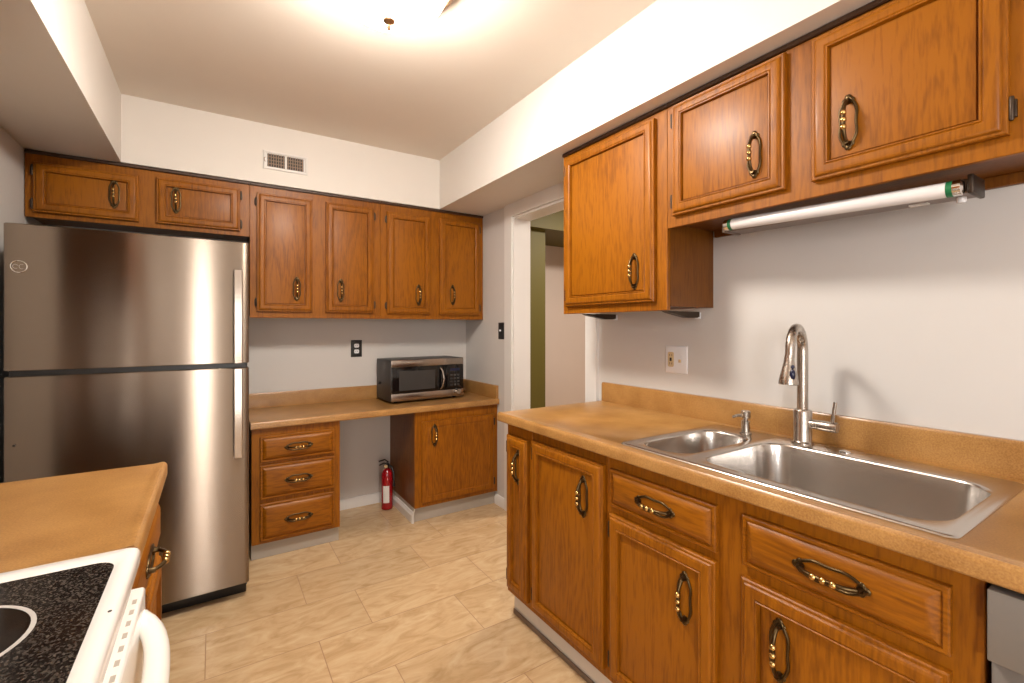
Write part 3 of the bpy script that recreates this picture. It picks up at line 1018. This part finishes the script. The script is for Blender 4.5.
for r in range(4):
    for q in range(3):
        obj('button', bx(.168 + q * .028, .188 + q * .028, -.0095, -.0082, .095 + r * .024, .109 + r * .024, .0004, 1), M_DGREY, k)
bm = B(); lathe(bm, [(.021, 0), (.021, -.012), (.019, -.020), (0, -.020)], (.232, -.006, .052), 'y', 22); obj('dial', bm, M_NICK, t)
bm = B(); lathe(bm, [(.009, -.018), (.009, 0)], (-mw, .20, .13), 'x', 12); obj('side_vent_knob', bm, M_BLACK, t)

# ---------------------------------------------------------------- fire extinguisher
t = thing('fire_extinguisher', 'small red fire extinguisher on the floor in the knee space', 'fire extinguisher', (1.052, 3.300, 0), -.45)
bm = B(); lathe(bm, [(0, .002), (.034, .002), (.039, .006), (.0405, .014), (.0405, .235), (.039, .252), (.032, .272), (.020, .286), (.013, .292), (.013, .300)], n=28); obj('cylinder', bm, M_RED, t)
bm = B()
import math as _m
pts0 = [(.0412 * _m.cos(a), .0412 * _m.sin(a)) for a in [-2.15 + k * .1 for k in range(12)]]
skin_loops(bm, [[(x, y, z) for x, y in pts0] for z in (.055, .175)], closed=False)
obj('label_sheet', bm, M_LABEL, t)
bm = B(); lathe(bm, [(.014, .296), (.016, .302), (.016, .322), (.010, .330)], n=16); v = obj('valve_head', bm, M_BLACK, t)
bm = B(); tube(bm, [(0, 0, .322), (-.02, -.012, .332), (-.05, -.03, .322)], [.008, .007, .006], 8, flat=.7); obj('carry_handle', bm, M_BLACK, v)
bm = B(); tube(bm, [(.008, .004, .334), (-.015, -.008, .356), (-.052, -.032, .350)], [.007, .007, .006], 8, flat=.7); obj('squeeze_lever', bm, M_BLACK, v)
bm = B(); lathe(bm, [(0, -.012), (.012, -.012), (.013, 0)], (-.004, -.016, .312), 'y', 14); obj('pressure_gauge', bm, M_CHROME, v)
bm = B(); tube(bm, [(.014, 0, .314), (.034, -.008, .300), (.046, -.014, .262), (.049, -.016, .215), (.049, -.016, .165)], [.006, .007, .007, .008, .010], 10); obj('hose', bm, M_BLACK, t)

# ---------------------------------------------------------------- left run: base cabinet, counter, stove (front faces +x)
XLF = -.147
LY0, LY1 = 1.064, 1.680
LZ = PI / 2
c = base_cabinet('oak base cabinet with drawer and door between stove and refrigerator', (XLF, LY0 + .002, 0), LZ, LY1 - LY0 - .012, XLF - XL - .003, .105, CT - .039, kick=.06)
w = LY1 - LY0 - .012
drawer(c, .035, w - .03, .702, .840, .28)
door(c, .035, w - .03, .135, .676, .105, .56, 1)
t = thing('countertop', 'short tan laminate counter at left between stove and refrigerator', 'countertop', (0, LY0, CT))
XE = -.112
bm = B(); prism(bm, [(XE - .003, -.038), (XE, -.034), (XE, -.008), (XE - .003, -.002), (XE - .008, .0022), (XE - .014, .0024), (XE - .022, .0008), (XE - .032, 0), (XL + .003, 0), (XL + .003, -.038)], 'y', .001, LY1 - LY0)
obj('worktop', bm, M_LAM, t)
bm = B(); prism(bm, [(XL + .024, 0), (XL + .024, .092), (XL + .02, .098), (XL + .003, .098), (XL + .003, 0)], 'y', .001, LY1 - LY0); obj('backsplash', bm, M_LAM, t)

SY = .292
SW = .762
t = thing('stove', 'white electric range with speckled black glass cooktop at the lower left', 'stove', (-.130, SY, 0), LZ)
# local: x = Y - SY, y = -(X + .130)
obj('body', bx(.004, SW - .004, .012, .60, .02, .890, .004), M_WHITE, t)
bm = B()
x0, x1, yf, yb = 0, SW, -.022, .635
lo = lambda i, z, r: [(x, y, z) for x, y in rrect(x0 + i, x1 - i, yf + i, yb - i, r, 5)]
hi = lambda i, z, r: [(x, y, z) for x, y in rrect(.045 + i, SW - .045 - i, .004 + i, .56 - i, r, 5)]
skin_loops(bm, [lo(.004, .890, .012), lo(0, .894, .012), lo(0, .912, .012), lo(.003, .918, .012), lo(.008, .921, .012), hi(-.004, .921, .034), hi(0, .9185, .03)], True, True)
ct = obj('cooktop', bm, M_WHITE, t, 50)
bm = B(); prism(bm, rrect(.046, SW - .046, .005, .559, .029, 6), 'z', .9188, .9200); gl = obj('glass_top', bm, M_COOK, ct)
for bxx, byy, br in ((.545, .164, .100), (.215, .160, .085), (.545, .42, .08), (.215, .42, .10)):
    bm = B(); lathe(bm, [(0, 0), (br - .006, 0), (br - .006, .0004), (0, .0004)], (bxx, byy, .9201), 'z', 48); bo = obj('burner', bm, M_BURN, gl)
    bo.parent = ct
    bm = B()
    n = 56
    skin_loops(bm, [[(bxx + r * math.cos(2 * PI * q / n), byy + r * math.sin(2 * PI * q / n), z) for q in range(n)] for r, z in ((br - .0055, .9202), (br - .0055, .9207), (br, .9207), (br, .9202))], wrap=True)
    bo = obj('burner_ring', bm, M_RING, ct, label='pale grey printed burner ring')
bm = B(); lathe(bm, [(.0024, -.0005), (.0024, .0006)], (.534, -.012, .9212), 'z', 10); obj('screw_hole', bm, M_SLOT, ct)
# vent band under the lip, oven door with a slotted top edge, bow handle
vb = obj('vent_panel', bx(.006, SW - .006, -.006, .012, .852, .888, .003), M_WHITE, t)
dr = obj('oven_door', bx(.006, SW - .006, -.029, .012, .20, .848, .006, 3), M_WHITE, t)
for k in range(20):
    x = .06 + k * (SW - .12) / 19
    obj('vent_slot', bx(x - .007, x + .007, -.0225, -.0165, .8478, .8484), M_KICK, dr)
bm = B()
hp = []
for k in range(29):
    f = k / 28
    u = 2 * f - 1
    x = SW / 2 + u * (SW / 2 - .028)
    hp.append((x, -(.022 + .034 * (1 - abs(u) ** 6) + .006 * (1 - u * u)), .800))
tube(bm, hp, .0165, 16, up=(0, 0, 1)); obj('handle', bm, M_WHITE, dr)
obj('oven_window', bx(.14, SW - .14, -.0305, -.0291, .36, .66, .0005, 1), M_BGLASS, dr)
obj('storage_drawer', bx(.006, SW - .006, -.012, .012, .045, .190, .006, 3), M_WHITE, t)
bm = bx(0, SW, .600, .635, .10, .890, .004); obj('rear_panel', bm, M_WHITE, t)
bm = B(); prism(bm, [(.56, .9205), (.625, .9205), (.635, .93), (.635, 1.09), (.60, 1.09), (.585, 1.07)], 'x', .01, SW - .01); bg = obj('backguard', bm, M_WHITE, t)
for x in (.10, .20, .56, .66):
    bm = B(); lathe(bm, [(.022, 0), (.020, -.02), (0, -.02)], (x, .583, 1.0), 'y', 20); obj('knob', bm, M_WHITE, bg)

# wall cabinet over the stove counter (seen only as a reflection in the refrigerator)
c = wall_cabinet('oak wall cabinet on the left wall above stove and short counter', (-.442, .55, 1.371), LZ, 1.03, XL * -1 - .442 - .003, 1.371, SOF - .002)
door(c, .03, .50, .036, .758, .42, .18, -1)
door(c, .53, 1.00, .036, .758, .61, .18, 1)
